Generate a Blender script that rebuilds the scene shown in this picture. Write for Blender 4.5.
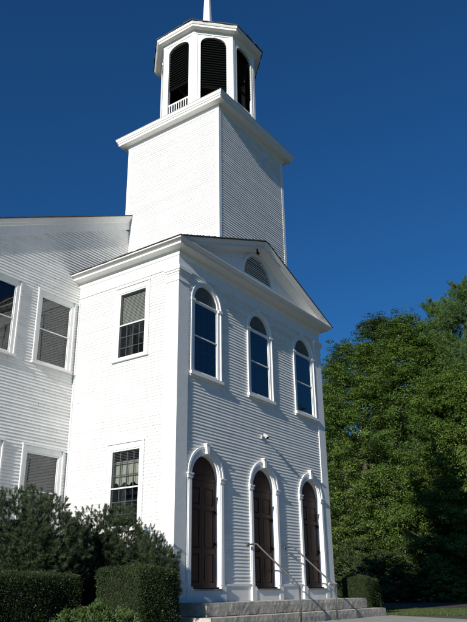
import bpy, math, random
import numpy as np
from mathutils import Vector, Matrix
from mathutils.geometry import tessellate_polygon

S = bpy.context.scene
COL = S.collection
for o in list(bpy.data.objects): bpy.data.objects.remove(o)

# ------------------------------------------------------------------ camera
CAM = Vector((-14.768, -12.318, 0.828))
yaw, pit, rol = math.radians(-55.189), math.radians(22.387), math.radians(-0.803)
F_ = Vector((-math.sin(yaw) * math.cos(pit), math.cos(yaw) * math.cos(pit), math.sin(pit)))
R_ = Vector((math.cos(yaw), math.sin(yaw), 0)); U_ = R_.cross(F_)
R2 = R_ * math.cos(rol) + U_ * math.sin(rol); U2 = -R_ * math.sin(rol) + U_ * math.cos(rol)
cd = bpy.data.cameras.new('camera'); cam = bpy.data.objects.new('camera', cd); COL.objects.link(cam)
cd.sensor_fit = 'HORIZONTAL'; cd.sensor_width = 36; cd.lens = 36 * 683.33 / 467
cd.clip_start = 0.1; cd.clip_end = 3000
m = Matrix.Identity(4)
for i in range(3): m[i][0] = R2[i]; m[i][1] = U2[i]; m[i][2] = -F_[i]; m[i][3] = CAM[i]
cam.matrix_world = m
S.camera = cam

# ------------------------------------------------------------------ light
LDIR = Vector((1.0, 0.096, -0.41)).normalized()
elev = math.asin(-LDIR.z)
w = bpy.data.worlds.new('World'); S.world = w; w.use_nodes = True
nt = w.node_tree; nt.nodes.clear()
sky = nt.nodes.new('ShaderNodeTexSky'); sky.sky_type = 'NISHITA'; sky.sun_disc = False
sky.sun_elevation = elev
sky.sun_rotation = math.atan2(-LDIR.x, -LDIR.y)
sky.air_density = 1.0; sky.dust_density = 1.2; sky.ozone_density = 8.0; sky.altitude = 300
bg = nt.nodes.new('ShaderNodeBackground'); bg.inputs['Strength'].default_value = 0.05
wo = nt.nodes.new('ShaderNodeOutputWorld')
tint = nt.nodes.new('ShaderNodeMix'); tint.data_type = 'RGBA'; tint.blend_type = 'MULTIPLY'; tint.inputs[0].default_value = 1
tint.inputs[7].default_value = (0.46, 1.05, 1.30, 1)
nt.links.new(sky.outputs[0], tint.inputs[6]); nt.links.new(tint.outputs[2], bg.inputs[0]); nt.links.new(bg.outputs[0], wo.inputs[0])
sd = bpy.data.lights.new('sun', 'SUN'); sd.energy = 5.0; sd.angle = math.radians(0.53); sd.color = (1.0, 0.95, 0.87)
sun = bpy.data.objects.new('sun', sd); COL.objects.link(sun)
sun.rotation_euler = LDIR.to_track_quat('-Z', 'Y').to_euler(); sun.location = (-30, -5, 30)
S.view_settings.view_transform = 'Standard'; S.view_settings.look = 'None'
S.view_settings.exposure = 0.42; S.view_settings.gamma = 1.0; S.view_settings.use_curve_mapping = False
S.render.engine = 'CYCLES'

# ------------------------------------------------------------------ materials
def mat(name, col, rough=0.6, var=0.0, vscale=3.0, col2=None, bump=0.0, bscale=40.0, spec=0.4, island=0.0, transl=0.0, metal=0.0, stretch=None):
    M = bpy.data.materials.new(name); M.use_nodes = True
    t = M.node_tree; N = t.nodes; L = t.links
    b = N['Principled BSDF']; b.inputs['Roughness'].default_value = rough
    b.inputs['Specular IOR Level'].default_value = spec; b.inputs['Metallic'].default_value = metal
    tc = N.new('ShaderNodeTexCoord'); src = tc.outputs['Object']
    if stretch:
        mp = N.new('ShaderNodeMapping'); mp.inputs['Scale'].default_value = stretch
        L.new(src, mp.inputs[0]); src = mp.outputs[0]
    c = (*col, 1)
    out = None
    if col2 is not None or var:
        n = N.new('ShaderNodeTexNoise'); n.inputs['Scale'].default_value = vscale; n.inputs['Detail'].default_value = 6
        n.inputs['Roughness'].default_value = 0.65
        L.new(src, n.inputs['Vector'])
        r = N.new('ShaderNodeValToRGB'); r.color_ramp.elements[0].position = 0.35; r.color_ramp.elements[1].position = 0.65
        c2 = col2 if col2 is not None else tuple(x * (1 - var) for x in col)
        r.color_ramp.elements[0].color = (*c2, 1); r.color_ramp.elements[1].color = c
        L.new(n.outputs['Fac'], r.inputs[0]); out = r.outputs[0]
    if island:
        g = N.new('ShaderNodeNewGeometry'); mr = N.new('ShaderNodeMapRange')
        mr.inputs['To Min'].default_value = 1 - island; mr.inputs['To Max'].default_value = 1 + island
        L.new(g.outputs['Random Per Island'], mr.inputs['Value'])
        mx = N.new('ShaderNodeMix'); mx.data_type = 'RGBA'; mx.blend_type = 'MULTIPLY'; mx.inputs[0].default_value = 1
        if out: L.new(out, mx.inputs[6])
        else: mx.inputs[6].default_value = c
        L.new(mr.outputs[0], mx.inputs[7]); out = mx.outputs[2]
    if out: L.new(out, b.inputs['Base Color'])
    else: b.inputs['Base Color'].default_value = c
    if bump:
        n2 = N.new('ShaderNodeTexNoise'); n2.inputs['Scale'].default_value = bscale; n2.inputs['Detail'].default_value = 5
        L.new(src, n2.inputs['Vector'])
        bp = N.new('ShaderNodeBump'); bp.inputs['Strength'].default_value = bump; bp.inputs['Distance'].default_value = 0.02
        L.new(n2.outputs['Fac'], bp.inputs['Height']); L.new(bp.outputs[0], b.inputs['Normal'])
    if transl:
        tr = N.new('ShaderNodeBsdfTranslucent'); ms = N.new('ShaderNodeMixShader'); ms.inputs[0].default_value = transl
        if out:
            g2 = N.new('ShaderNodeMix'); g2.data_type = 'RGBA'; g2.blend_type = 'MULTIPLY'; g2.inputs[0].default_value = 1
            L.new(out, g2.inputs[6]); g2.inputs[7].default_value = (1.3, 1.5, 0.6, 1); L.new(g2.outputs[2], tr.inputs[0])
        else: tr.inputs[0].default_value = c
        L.new(b.outputs[0], ms.inputs[1]); L.new(tr.outputs[0], ms.inputs[2]); L.new(ms.outputs[0], N['Material Output'].inputs[0])
    return M

CLAP = mat('clapboard_paint', (0.79, 0.79, 0.77), 0.55, col2=(0.69, 0.685, 0.665), vscale=1.6, bump=0.06, bscale=25, island=0.05)
TRIM = mat('trim_paint', (0.80, 0.80, 0.78), 0.45, col2=(0.72, 0.715, 0.70), vscale=3.5, bump=0.08, bscale=18)
WORN = mat('worn_trim_paint', (0.77, 0.765, 0.75), 0.6, col2=(0.70, 0.69, 0.67), vscale=9, bump=0.12, bscale=30)
SHIN = mat('dark_shingle', (0.09, 0.08, 0.075), 0.9, col2=(0.04, 0.037, 0.035), vscale=9, bump=0.6, bscale=30, island=0.3)
DOOR = mat('brown_door_paint', (0.068, 0.029, 0.021), 0.5, col2=(0.042, 0.019, 0.014), spec=.15, vscale=6, bump=0.1, bscale=60, stretch=(4, 4, .4))
DWOOD = mat('threshold_wood', (0.30, 0.27, 0.23), 0.7, col2=(0.18, 0.16, 0.14), vscale=8, bump=.2)
DARK = mat('dark_interior', (0.012, 0.012, 0.014), 0.9, var=.2)  # near-black; stands in for unlit interiors, also used on dark fixtures
BLIND = mat('venetian_blind', (0.60, 0.59, 0.54), 0.6, var=.08)
CURT = mat('curtain_cloth', (0.16, 0.155, 0.15), 0.9, var=.3, vscale=5, stretch=(6, 6, .5))
SASH = mat('inner_sash_paint', (.22, .22, .215), .6, var=.1)
PALEC = mat('pale_curtain', (.62, .60, .52), .9, var=.15)
FIXT = mat('grey_fixture', (.42, .42, .40), .5, var=.1)
FAN = mat('fan_panel_paint', (0.13, 0.135, 0.115), 0.6, col2=(0.10, .105, .09), vscale=8)
LOUV = mat('louver_green_black', (0.004, 0.006, 0.005), 0.7, var=.3, spec=.08)
TLOUV = mat('grey_louver', (0.035, .037, .034), .7, var=.25)
BRASS = mat('dark_bronze', (0.06, 0.045, 0.03), 0.35, metal=.8, var=.2)
STEEL = mat('dull_rail_metal', (0.085, 0.085, 0.09), 0.55, metal=.4, col2=(.055, .05, .047), vscale=12)
WIRE = mat('grey_cable', (0.6, 0.6, 0.6), 0.6, var=.1)
GRAN = mat('granite', (0.47, 0.44, 0.38), 0.85, col2=(0.30, 0.28, 0.24), vscale=4.5, bump=0.5, bscale=22)
MORT = mat('worn_step_top', (0.32, .31, .28), .9, var=.3, bump=.3)

def glass_mat():
    M = bpy.data.materials.new('window_glass'); M.use_nodes = True
    N = M.node_tree.nodes; L = M.node_tree.links
    N.remove(N['Principled BSDF'])
    tr = N.new('ShaderNodeBsdfTransparent'); tr.inputs[0].default_value = (0.55, 0.58, 0.58, 1)
    gl = N.new('ShaderNodeBsdfGlossy'); gl.inputs['Roughness'].default_value = 0.012; gl.inputs[0].default_value = (.95, .97, 1, 1)
    fr = N.new('ShaderNodeFresnel'); fr.inputs[0].default_value = 1.65
    tc = N.new('ShaderNodeTexCoord'); n = N.new('ShaderNodeTexNoise'); n.inputs['Scale'].default_value = 1.6
    n.inputs['Detail'].default_value = 1; L.new(tc.outputs['Object'], n.inputs['Vector'])
    bp = N.new('ShaderNodeBump'); bp.inputs['Strength'].default_value = 0.10; bp.inputs['Distance'].default_value = 0.03
    L.new(n.outputs['Fac'], bp.inputs['Height']); L.new(bp.outputs[0], gl.inputs['Normal'])
    ms = N.new('ShaderNodeMixShader'); L.new(fr.outputs[0], ms.inputs[0]); L.new(tr.outputs[0], ms.inputs[1]); L.new(gl.outputs[0], ms.inputs[2])
    L.new(ms.outputs[0], N['Material Output'].inputs[0])
    return M
GLASS = glass_mat()

# ------------------------------------------------------------------ helpers
class Frame:
    def __init__(s, O, X, N, Z=(0, 0, 1)): s.O, s.X, s.N, s.Z = Vector(O), Vector(X), Vector(N), Vector(Z)
    def __call__(s, u, v, d): return s.O + s.X * u + s.Z * v + s.N * d
WORLD = Frame((0, 0, 0), (1, 0, 0), (0, 1, 0))      # u=x, v=z, d=y

class MB:
    def __init__(s): s.v = []; s.f = []
    def add(s, vs, fs):
        k = len(s.v); s.v += [tuple(x) for x in vs]; s.f += [tuple(i + k for i in f) for f in fs]
    def box(s, fr, u0, u1, v0, v1, d0, d1):
        P = [fr(u, v, d) for d in (d0, d1) for v in (v0, v1) for u in (u0, u1)]
        s.add(P, [(0, 2, 3, 1), (4, 5, 7, 6), (0, 1, 5, 4), (2, 6, 7, 3), (0, 4, 6, 2), (1, 3, 7, 5)])
    def plate(s, fr, outer, holes, d0, d1):
        loops = [outer] + holes
        tris = tessellate_polygon([[Vector((a, b, 0)) for a, b in l] for l in loops])
        flat = [p for l in loops for p in l]; n = len(flat)
        P = [fr(a, b, d1) for a, b in flat] + [fr(a, b, d0) for a, b in flat]
        F = [tuple(t) for t in tris] + [tuple(i + n for i in reversed(t)) for t in tris]
        k = 0
        for l in loops:
            q = len(l)
            for i in range(q):
                j = (i + 1) % q; F.append((k + i, k + j, k + j + n, k + i + n))
            k += q
        s.add(P, F)
    def tube(s, pts, rad, seg=8, cap=True):
        pts = [Vector(p) for p in pts]; n = len(pts)
        rad = rad if isinstance(rad, (list, tuple)) else [rad] * n
        V = []; up = None
        for i, p in enumerate(pts):
            t = (pts[min(i + 1, n - 1)] - pts[max(i - 1, 0)]).normalized()
            if up is None: up = t.orthogonal().normalized()
            a = (up - t * up.dot(t)); a = a.normalized() if a.length > 1e-5 else t.orthogonal().normalized()
            up = a; b = t.cross(a)
            for k in range(seg):
                an = 2 * math.pi * k / seg; V.append(p + (a * math.cos(an) + b * math.sin(an)) * rad[i])
        F = [(i * seg + k, i * seg + (k + 1) % seg, (i + 1) * seg + (k + 1) % seg, (i + 1) * seg + k) for i in range(n - 1) for k in range(seg)]
        if cap: F += [tuple(reversed(range(seg))), tuple((n - 1) * seg + k for k in range(seg))]
        s.add(V, F)
    def sweep(s, path, prof, closed=False, capz=False):
        # path: (x,y) points, walking with the outside on the right-hand side ; prof: (out, z)
        n = len(path); P = [Vector((a, b)) for a, b in path]; V = []; m_ = len(prof)
        for i in range(n):
            def nrm(a, b):
                t = (b - a).normalized(); return Vector((t.y, -t.x))
            if closed or 0 < i < n - 1:
                n1 = nrm(P[i - 1], P[i]); n2 = nrm(P[i], P[(i + 1) % n]); o = (n1 + n2); o = o / (1 + n1.dot(n2))
            elif i == 0: o = nrm(P[0], P[1])
            else: o = nrm(P[-2], P[-1])
            for a, z in prof: V.append((P[i].x + o.x * a, P[i].y + o.y * a, z))
        F = []
        for i in range(n if closed else n - 1):
            j = (i + 1) % n
            for k in range(m_):
                l = (k + 1) % m_; F.append((i * m_ + k, j * m_ + k, j * m_ + l, i * m_ + l))
        if not closed: F += [tuple(range(m_)), tuple(reversed(range((n - 1) * m_, n * m_)))]
        s.add(V, F)
    def loft(s, A, B):
        n = len(A); s.add(list(A) + list(B), [(i, (i + 1) % n, (i + 1) % n + n, i + n) for i in range(n)] + [tuple(reversed(range(n))), tuple(range(n, 2 * n))])
    def build(s, name, mt, parent=None, smooth=False, bevel=0.0, **tags):
        me = bpy.data.meshes.new(name); me.from_pydata(s.v, [], s.f); me.validate(); me.update()
        me.materials.append(mt)
        import bmesh
        b = bmesh.new(); b.from_mesh(me); bmesh.ops.recalc_face_normals(b, faces=b.faces); b.to_mesh(me); b.free()
        if smooth: me.polygons.foreach_set('use_smooth', [True] * len(me.polygons))
        o = bpy.data.objects.new(name, me); COL.objects.link(o)
        if parent: o.parent = parent
        if bevel:
            md = o.modifiers.new('bevel', 'BEVEL'); md.width = bevel; md.segments = 2; md.limit_method = 'ANGLE'
        for k, x in tags.items(): o[k] = x
        return o

def thing(name, label, cat, group=None, loc=(0, 0, 0)):
    o = bpy.data.objects.new(name, None); COL.objects.link(o); o.location = loc
    o['label'] = label; o['category'] = cat
    if group: o['group'] = group
    return o

def arch(c, r, v0, vs, n=16, k=1.0):
    """outline of a round headed opening, centre c, half width r, from v0, spring line vs (anticlockwise)"""
    return [(c - r, v0), (c + r, v0)] + [(c + r * math.cos(math.pi * i / n), vs + k * r * math.sin(math.pi * i / n)) for i in range(n + 1)]

def archhalf(r, vs, z):
    return r if z <= vs else (math.sqrt(r * r - (z - vs) ** 2) if z - vs < r else 0)

rnd = random.Random(7)
EXPO = 0.098
def clapboards(mb, fr, urange, v0, v1, cuts, seed=1, joint=True):
    """real lapped boards. urange(v)->(ua,ub); cuts(z0,z1)->list of (ua,ub) to leave out"""
    rr = random.Random(seed); v = v0
    while v < v1 - 1e-4:
        e = min(EXPO, v1 - v); a, b = urange(v)
        if b > a:
            segs = [(a, b)]
            for ca, cb in cuts(v, v + e):
                ns = []
                for p, q in segs:
                    if cb <= p or ca >= q: ns.append((p, q)); continue
                    if ca > p: ns.append((p, ca))
                    if cb < q: ns.append((cb, q))
                segs = ns
            for p, q in segs:
                xs = [p]
                if joint:
                    x = p + rr.uniform(.5, 4)
                    while x < q - .3: xs.append(x); x += rr.uniform(2.2, 4.5)
                xs.append(q)
                for i in range(len(xs) - 1):
                    p0, q0 = xs[i] + (.003 if i else 0), xs[i + 1] - .003 * (i < len(xs) - 2)
                    t = .026 + rr.uniform(-.0015, .0015); t2 = t + rr.uniform(-.0015, .0015)
                    dz = rr.uniform(-.001, .001); dz2 = dz + rr.uniform(-.001, .001)
                    P = [fr(p0, v + dz, t), fr(q0, v + dz2, t2), fr(q0, v + e + .006, .003), fr(p0, v + e + .006, .003), fr(p0, v + dz, -.002), fr(q0, v + dz2, -.002)]
                    mb.add(P, [(0, 1, 2, 3), (4, 5, 1, 0)])
        v += e

# ------------------------------------------------------------------ dimensions
W = 9.0; D = 4.405; CX = 4.5
FRONT = Frame((0, 0, 0), (1, 0, 0), (0, -1, 0))
SIDE = Frame((0, 0, 0), (0, -1, 0), (-1, 0, 0))        # u = -y
SIDER = Frame((W, 0, 0), (0, 1, 0), (1, 0, 0))         # u = y
MAIN = Frame((0, D, 0), (1, 0, 0), (0, -1, 0))
WIN_C = [CX - 3.125, CX, CX + 3.125]; WR = .62; WB_, WS_ = 7.02, 9.37
DR = .66; DB_, DS_ = .93, 3.90

church = thing('church', 'tall white clapboard church with square tower, open belfry and three arched brown doors', 'church')

# ---------------- windows
def slats(mb, fr, u0, u1, v0, v1, d, step=.05):
    v = v0
    while v < v1 - .01:
        mb.add([fr(u0, v, d + .012), fr(u1, v, d + .012), fr(u1, v + step * .8, d - .012), fr(u0, v + step * .8, d - .012)], [(0, 1, 2, 3)]); v += step

def rect_window(fr, u0, u1, v0, v1, label, back='curtain', muntins=True, cw=.15):
    m_ = MB(); t = .035
    uo0, uo1, vo1 = u0 - cw, u1 + cw, v1 + cw + .02
    m_.plate(fr, [(uo0, v0 - .02), (uo1, v0 - .02), (uo1, vo1), (uo0, vo1)], [[(u0, v0 + .001), (u1, v0 + .001), (u1, v1), (u0, v1)]], -.10, t)
    m_.box(fr, uo0 - .03, uo1 + .03, vo1 + .002, vo1 + .045, 0, .075)           # drip cap
    m_.box(fr, uo0 - .012, uo0 + .03, v0 + .01, vo1 - .004, t - .01, t + .03)   # back band
    m_.box(fr, uo1 - .03, uo1 + .012, v0 + .01, vo1 - .004, t - .01, t + .03)
    wo_ = m_.build('window', TRIM, church, label=label)
    s = MB(); s.box(fr, uo0 - .04, uo1 + .04, v0 - .085, v0 - .024, -.05, .11); s.build('sill', TRIM, wo_)
    # storm sash with meeting rail
    s = MB(); b = .045; vm = (v0 + v1) / 2
    s.plate(fr, [(u0 + .002, v0 + .004), (u1 - .002, v0 + .004), (u1 - .002, v1 - .002), (u0 + .002, v1 - .002)],
            [[(u0 + b, v0 + b + .02), (u1 - b, v0 + b + .02), (u1 - b, vm - .018), (u0 + b, vm - .018)], [(u0 + b, vm + .018), (u1 - b, vm + .018), (u1 - b, v1 - b), (u0 + b, v1 - b)]], -.02, .012)
    s.build('storm_sash', TRIM, wo_)
    s = MB(); d = -.006; s.add([fr(u0 + .01, v0 + .01, d), fr(u1 - .01, v0 + .01, d), fr(u1 - .01, v1 - .01, d), fr(u0 + .01, v1 - .01, d)], [(0, 1, 2, 3)])
    s.build('pane', GLASS, wo_)
    if muntins:
        s = MB(); hs = []; nu, nv = 4, 3
        for half in ((0, 1) if muntins is True else (0,)):
            a0 = v0 + .03 + half * (vm - v0); a1 = a0 + (vm - v0) - .05
            for i in range(nu):
                for j in range(nv):
                    w0 = u0 + .05 + (u1 - u0 - .1) * i / nu; w1 = u0 + .05 + (u1 - u0 - .1) * (i + 1) / nu
                    z0 = a0 + (a1 - a0) * j / nv; z1 = a0 + (a1 - a0) * (j + 1) / nv
                    hs.append([(w0 + .012, z0 + .012), (w1 - .012, z0 + .012), (w1 - .012, z1 - .012), (w0 + .012, z1 - .012)])
        s.plate(fr, [(u0 + .006, v0 + .006), (u1 - .006, v0 + .006), (u1 - .006, v1 - .006), (u0 + .006, v1 - .006)], hs + ([] if muntins is True else [[(u0 + .05, vm + .02), (u1 - .05, vm + .02), (u1 - .05, v1 - .05), (u0 + .05, v1 - .05)]]), -.09, -.055)
        s.build('inner_sash', SASH, wo_)
    s = MB()
    if back == 'blind':
        slats(s, fr, u0 + .02, u1 - .02, v0 + .03, v1 - .02, -.13); s.build('blind', BLIND, wo_)
    elif back == 'valance':
        for k in range(24):
            x0 = u0 + (u1 - u0) * k / 24; x1 = u0 + (u1 - u0) * (k + 1) / 24; ya = vm + .14 + .05 * math.sin(k * .9); yb = vm + .14 + .05 * math.sin((k + 1) * .9)
            s.add([fr(x0, ya, -.15 - .02 * (k % 2)), fr(x1, yb, -.15 - .02 * ((k + 1) % 2)), fr(x1, v1 - .32, -.15 - .02 * ((k + 1) % 2)), fr(x0, v1 - .32, -.15 - .02 * (k % 2))], [(0, 1, 2, 3)])
        s.build('curtain', PALEC, wo_)
    elif back == 'halfblind':
        slats(s, fr, u0 + .02, u1 - .02, v0 + .5 * (v1 - v0), v1 - .02, -.13); s.build('blind', BLIND, wo_)
    else:
        N_ = 26
        for k in range(N_):      # pleated curtain, two panels with a gap
            x0 = u0 + (u1 - u0) * k / N_; x1 = u0 + (u1 - u0) * (k + 1) / N_
            if .42 < (k + .5) / N_ < .62: continue
            s.add([fr(x0, v0 + .03, -.16 - .03 * (k % 2)), fr(x1, v0 + .03, -.16 - .03 * ((k + 1) % 2)), fr(x1, v1 - .02, -.16 - .03 * ((k + 1) % 2)), fr(x0, v1 - .02, -.16 - .03 * (k % 2))], [(0, 1, 2, 3)])
        s.build('curtain', CURT, wo_)
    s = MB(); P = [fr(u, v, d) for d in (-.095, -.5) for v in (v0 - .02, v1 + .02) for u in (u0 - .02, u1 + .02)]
    s.add(P, [(4, 5, 7, 6), (0, 1, 5, 4), (2, 6, 7, 3), (0, 4, 6, 2), (1, 3, 7, 5)]); s.build('dark_room', DARK, wo_)  # near-black box, its colour standing in for the unlit room
    return wo_

def arch_window(c, label):
    fr = FRONT; cw = .165; m_ = MB(); t = .03
    ro = WR + cw
    m_.plate(fr, arch(c, ro, WB_ - .02, WS_, 24), [arch(c, WR, WB_ + .002, WS_, 24)], -.12, t)
    # raised outer band + inner bead
    m_.plate(fr, arch(c, ro + .012, WB_ - .018, WS_, 24), [arch(c, ro - .035, WB_ - .012, WS_, 24)], t - .012, t + .035)
    # impost blocks
    for sgn in (-1, 1):
        a, b = sorted((c + sgn * (WR - .0), c + sgn * (ro + .035))); m_.box(fr, a, b, WS_ - .05, WS_ + .03, t - .005, t + .06)
    # keystone tapering to the frieze
    m_.plate(fr, [(c - .07, WS_ + ro - .03), (c + .07, WS_ + ro - .03), (c + .09, 10.245), (c - .09, 10.245)], [], 0, t + .03)
    wo_ = m_.build('window', TRIM, church, label=label)
    s = MB(); s.box(fr, c - ro - .05, c + ro + .05, WB_ - .12, WB_ - .024, -.02, .12); s.box(fr, c - ro - .02, c + ro + .02, WB_ - .17, WB_ - .124, 0, .055); s.build('sill', TRIM, wo_)
    s = MB(); b = .055; vm = (WB_ + WS_) / 2 + .02; u0, u1 = c - WR, c + WR; vt = WS_ - .01
    s.plate(fr, [(u0 + .002, WB_ + .004), (u1 - .002, WB_ + .004), (u1 - .002, vt), (u0 + .002, vt)],
            [[(u0 + b, WB_ + b + .02), (u1 - b, WB_ + b + .02), (u1 - b, vm - .02), (u0 + b, vm - .02)], [(u0 + b, vm + .02), (u1 - b, vm + .02), (u1 - b, vt - b), (u0 + b, vt - b)]], -.02, .014)
    s.box(fr, u0 + .004, u1 - .004, vt + .002, vt + .045, -.04, .03)
    s.build('storm_sash', TRIM, wo_)
    s = MB(); d = -.006; s.add([fr(u0 + .01, WB_ + .01, d), fr(u1 - .01, WB_ + .01, d), fr(u1 - .01, vt - .01, d), fr(u0 + .01, vt - .01, d)], [(0, 1, 2, 3)]); s.build('pane', GLASS, wo_)
    s = MB(); hs = []
    for i in range(4):
        for j in range(6):
            w0 = u0 + .05 + (2 * WR - .1) * i / 4; w1 = w0 + (2 * WR - .1) / 4; z0 = WB_ + .05 + (WS_ - WB_ - .1) * j / 6; z1 = z0 + (WS_ - WB_ - .1) / 6
            hs.append([(w0 + .011, z0 + .011), (w1 - .011, z0 + .011), (w1 - .011, z1 - .011), (w0 + .011, z1 - .011)])
    s.plate(fr, [(u0 + .006, WB_ + .006), (u1 - .006, WB_ + .006), (u1 - .006, vt - .006), (u0 + .006, vt - .006)], hs, -.11, -.075)
    s.build('inner_sash', SASH, wo_)
    # half round fan panel with shallow radiating ribs
    s = MB(); s.plate(fr, [(c + (WR + .01) * math.cos(math.pi * i / 20), WS_ + .03 + (WR - .02) * math.sin(math.pi * i / 20)) for i in range(21)], [], -.09, -.045)
    n = 14
    for i in range(n + 1):
        a = math.pi * i / n; ca, sa = math.cos(a), math.sin(a)
        p0 = (c + .08 * ca, WS_ + .05 + .08 * sa); p1 = (c + (WR - .03) * ca, WS_ + .04 + (WR - .05) * sa); q = .004; q1 = .012
        s.plate(fr, [(p0[0] + sa * q, p0[1] - ca * q), (p1[0] + sa * q1, p1[1] - ca * q1), (p1[0] - sa * q1, p1[1] + ca * q1), (p0[0] - sa * q, p0[1] + ca * q)], [], -.046, -.034)
    s.build('fan_panel', FAN, wo_)
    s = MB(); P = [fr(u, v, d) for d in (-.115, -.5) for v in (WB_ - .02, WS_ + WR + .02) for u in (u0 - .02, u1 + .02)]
    s.add(P, [(4, 5, 7, 6), (0, 1, 5, 4), (2, 6, 7, 3), (0, 4, 6, 2), (1, 3, 7, 5)]); s.build('dark_room', DARK, wo_)  # black-coloured box in place of the unlit room behind the glass

def arch_door(c, label):
    fr = FRONT; m_ = MB(); ro = DR + .20; t = .03
    base = .602
    # jamb/reveal liner + flat arch casing
    m_.plate(fr, arch(c, ro, DB_ + .04, DS_, 28), [arch(c, DR, DB_ + .042, DS_, 28)], -.30, t)
    m_.plate(fr, arch(c, ro + .012, DS_ + .10, DS_ , 28)[2:] , [arch(c, ro - .045, DS_, DS_, 28)[2:]] if 0 else [], 0, 0) if 0 else None
    # archivolt mouldings as arch strips
    for r0, r1, d1 in ((DR + .03, DR + .065, t + .025), (ro - .055, ro + .015, t + .04)):
        n = 28
        for i in range(n):
            a0, a1 = math.pi * i / n, math.pi * (i + 1) / n
            m_.plate(fr, [(c + r0 * math.cos(a0), DS_ + .05 + r0 * math.sin(a0)), (c + r1 * math.cos(a0), DS_ + .05 + r1 * math.sin(a0)), (c + r1 * math.cos(a1), DS_ + .05 + r1 * math.sin(a1)), (c + r0 * math.cos(a1), DS_ + .05 + r0 * math.sin(a1))], [], t - .01, d1)
    for sgn in (-1, 1):
        def bx(a, b, v0, v1, d0, d1):
            a, b = sorted((c + sgn * a, c + sgn * b)); m_.box(fr, a, b, v0, v1, d0, d1)
        bx(DR + .02, ro + .01, DB_ + .06, DS_ - .052, t - .01, t + .03)      # pilaster shaft
        bx(DR + .055, ro - .03, DB_ + .10, DS_ - .12, t + .028, t + .044)
        bx(DR + .00, ro + .03, DS_ - .05, DS_ + .045, t - .01, t + .06)      # impost
        bx(DR - .01, ro + .05, DS_ + .047, DS_ + .085, t - .01, t + .085)
        bx(DR - .005, ro + .035, base, DB_ + .058, 0, t + .075)              # plinth block
    # keystone
    m_.plate(fr, [(c - .055, DS_ + .05 + DR + .0), (c + .055, DS_ + .05 + DR + .0), (c + .085, DS_ + ro + .12), (c - .085, DS_ + ro + .12)], [], 0, t + .10)
    m_.box(fr, c - .11, c + .11, DS_ + ro + .122, DS_ + ro + .155, 0, t + .13)
    dr = m_.build('doorway', TRIM, church, label=label)
    s = MB(); s.box(fr, c - DR + .008, c + DR - .008, base, DB_ - .042, -.02, .09); s.build('riser_panel', TRIM, dr)
    s = MB(); s.box(fr, c - DR + .002, c + DR - .002, DB_ - .04, DB_ + .0, -.28, .13); s.build('threshold', DWOOD, dr)
    # two leaves with raised and fielded panels
    d = -.11
    rows = [(DB_ + .16, DB_ + .92), (DB_ + 1.06, DB_ + 2.12), (DB_ + 2.24, DB_ + 2.72)]
    for sgn in (-1, 1):
        s = MB(); a, b = sorted((c + sgn * .004, c + sgn * (DR - .002)))
        holes = [[(a + .11, z0), (b - .11, z0), (b - .11, z1), (a + .11, z1)] for z0, z1 in rows]
        s.plate(fr, [(a, DB_ + .005), (b, DB_ + .005), (b, DS_ - .04), (a, DS_ - .04)], holes, d - .05, d)
        for z0, z1 in rows:
            s.box(fr, a + .10, b - .10, z0 - .01, z1 + .01, d - .045, d - .03)
            s.plate(fr, [(a + .15, z0 + .05), (b - .15, z0 + .05), (b - .15, z1 - .05), (a + .15, z1 - .05)], [], d - .032, d - .008)
        s.build('door_leaf', DOOR, dr, bevel=.004)

    s = MB(); s.plate(fr, [(c + (DR - .002) * math.cos(math.pi * i / 24), DS_ + .03 + (DR - .03) * math.sin(math.pi * i / 24)) for i in range(25)], [], d - .05, d - .015)
    s.box(fr, c - DR + .002, c + DR - .002, DS_ - .038, DS_ + .035, d - .06, d + .02)
    s.plate(fr, [(c + (DR - .16) * math.cos(math.pi * i / 24), DS_ + .14 + (DR - .19) * math.sin(math.pi * i / 24)) for i in range(25)], [], d - .016, d + .004)
    s.build('arched_panel', DOOR, dr)
    for k, z in enumerate((DB_ + 1.12, DB_ + 2.0)):
        s = MB(); s.box(fr, c + DR - .075, c + DR - .012, z, z + .14, d, d + .03); s.box(fr, c + DR - .05, c + DR - .03, z + .03, z + .11, d + .03, d + .06)
        s.build('door_latch', BRASS, dr)
    s = MB(); s.box(fr, c - DR - .15, c + DR + .15, DB_ - .3, DS_ + DR + .1, -.34, -.31); s.build('dark_backing', DARK, dr)

arch_window(WIN_C[0], 'round-headed front window nearest the left corner')
arch_window(WIN_C[1], 'round-headed front window above the centre door')
arch_window(WIN_C[2], 'round-headed front window nearest the right corner')
arch_door(WIN_C[0], 'arched brown doorway nearest the hedge')
arch_door(WIN_C[1], 'arched brown doorway between the two handrails')
arch_door(WIN_C[2], 'arched brown doorway nearest the trees')
SW = (-2.475, -1.30)
rect_window(SIDE, SW[0], SW[1], 7.66, 9.94, 'upper window of the sunlit side wall', 'halfblind', muntins='lower')
rect_window(SIDE, SW[0], SW[1], 2.55, 4.80, 'lower window of the sunlit side wall above the pine', 'valance')
MW1 = (-1.63, -.37); MW2 = (-3.89, -2.63)
rect_window(MAIN, *MW1, 7.60, 9.84, 'upper window of the rear wing beside the inner corner', 'blind', muntins=False)
rect_window(MAIN, *MW2, 7.60, 9.84, 'upper window of the rear wing at the picture edge', 'curtain')
rect_window(MAIN, *MW1, 2.55, 4.80, 'lower window of the rear wing with closed blinds', 'blind', muntins=False)
rect_window(MAIN, *MW2, 2.55, 4.80, 'lower window of the rear wing at the picture edge', 'curtain')

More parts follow.
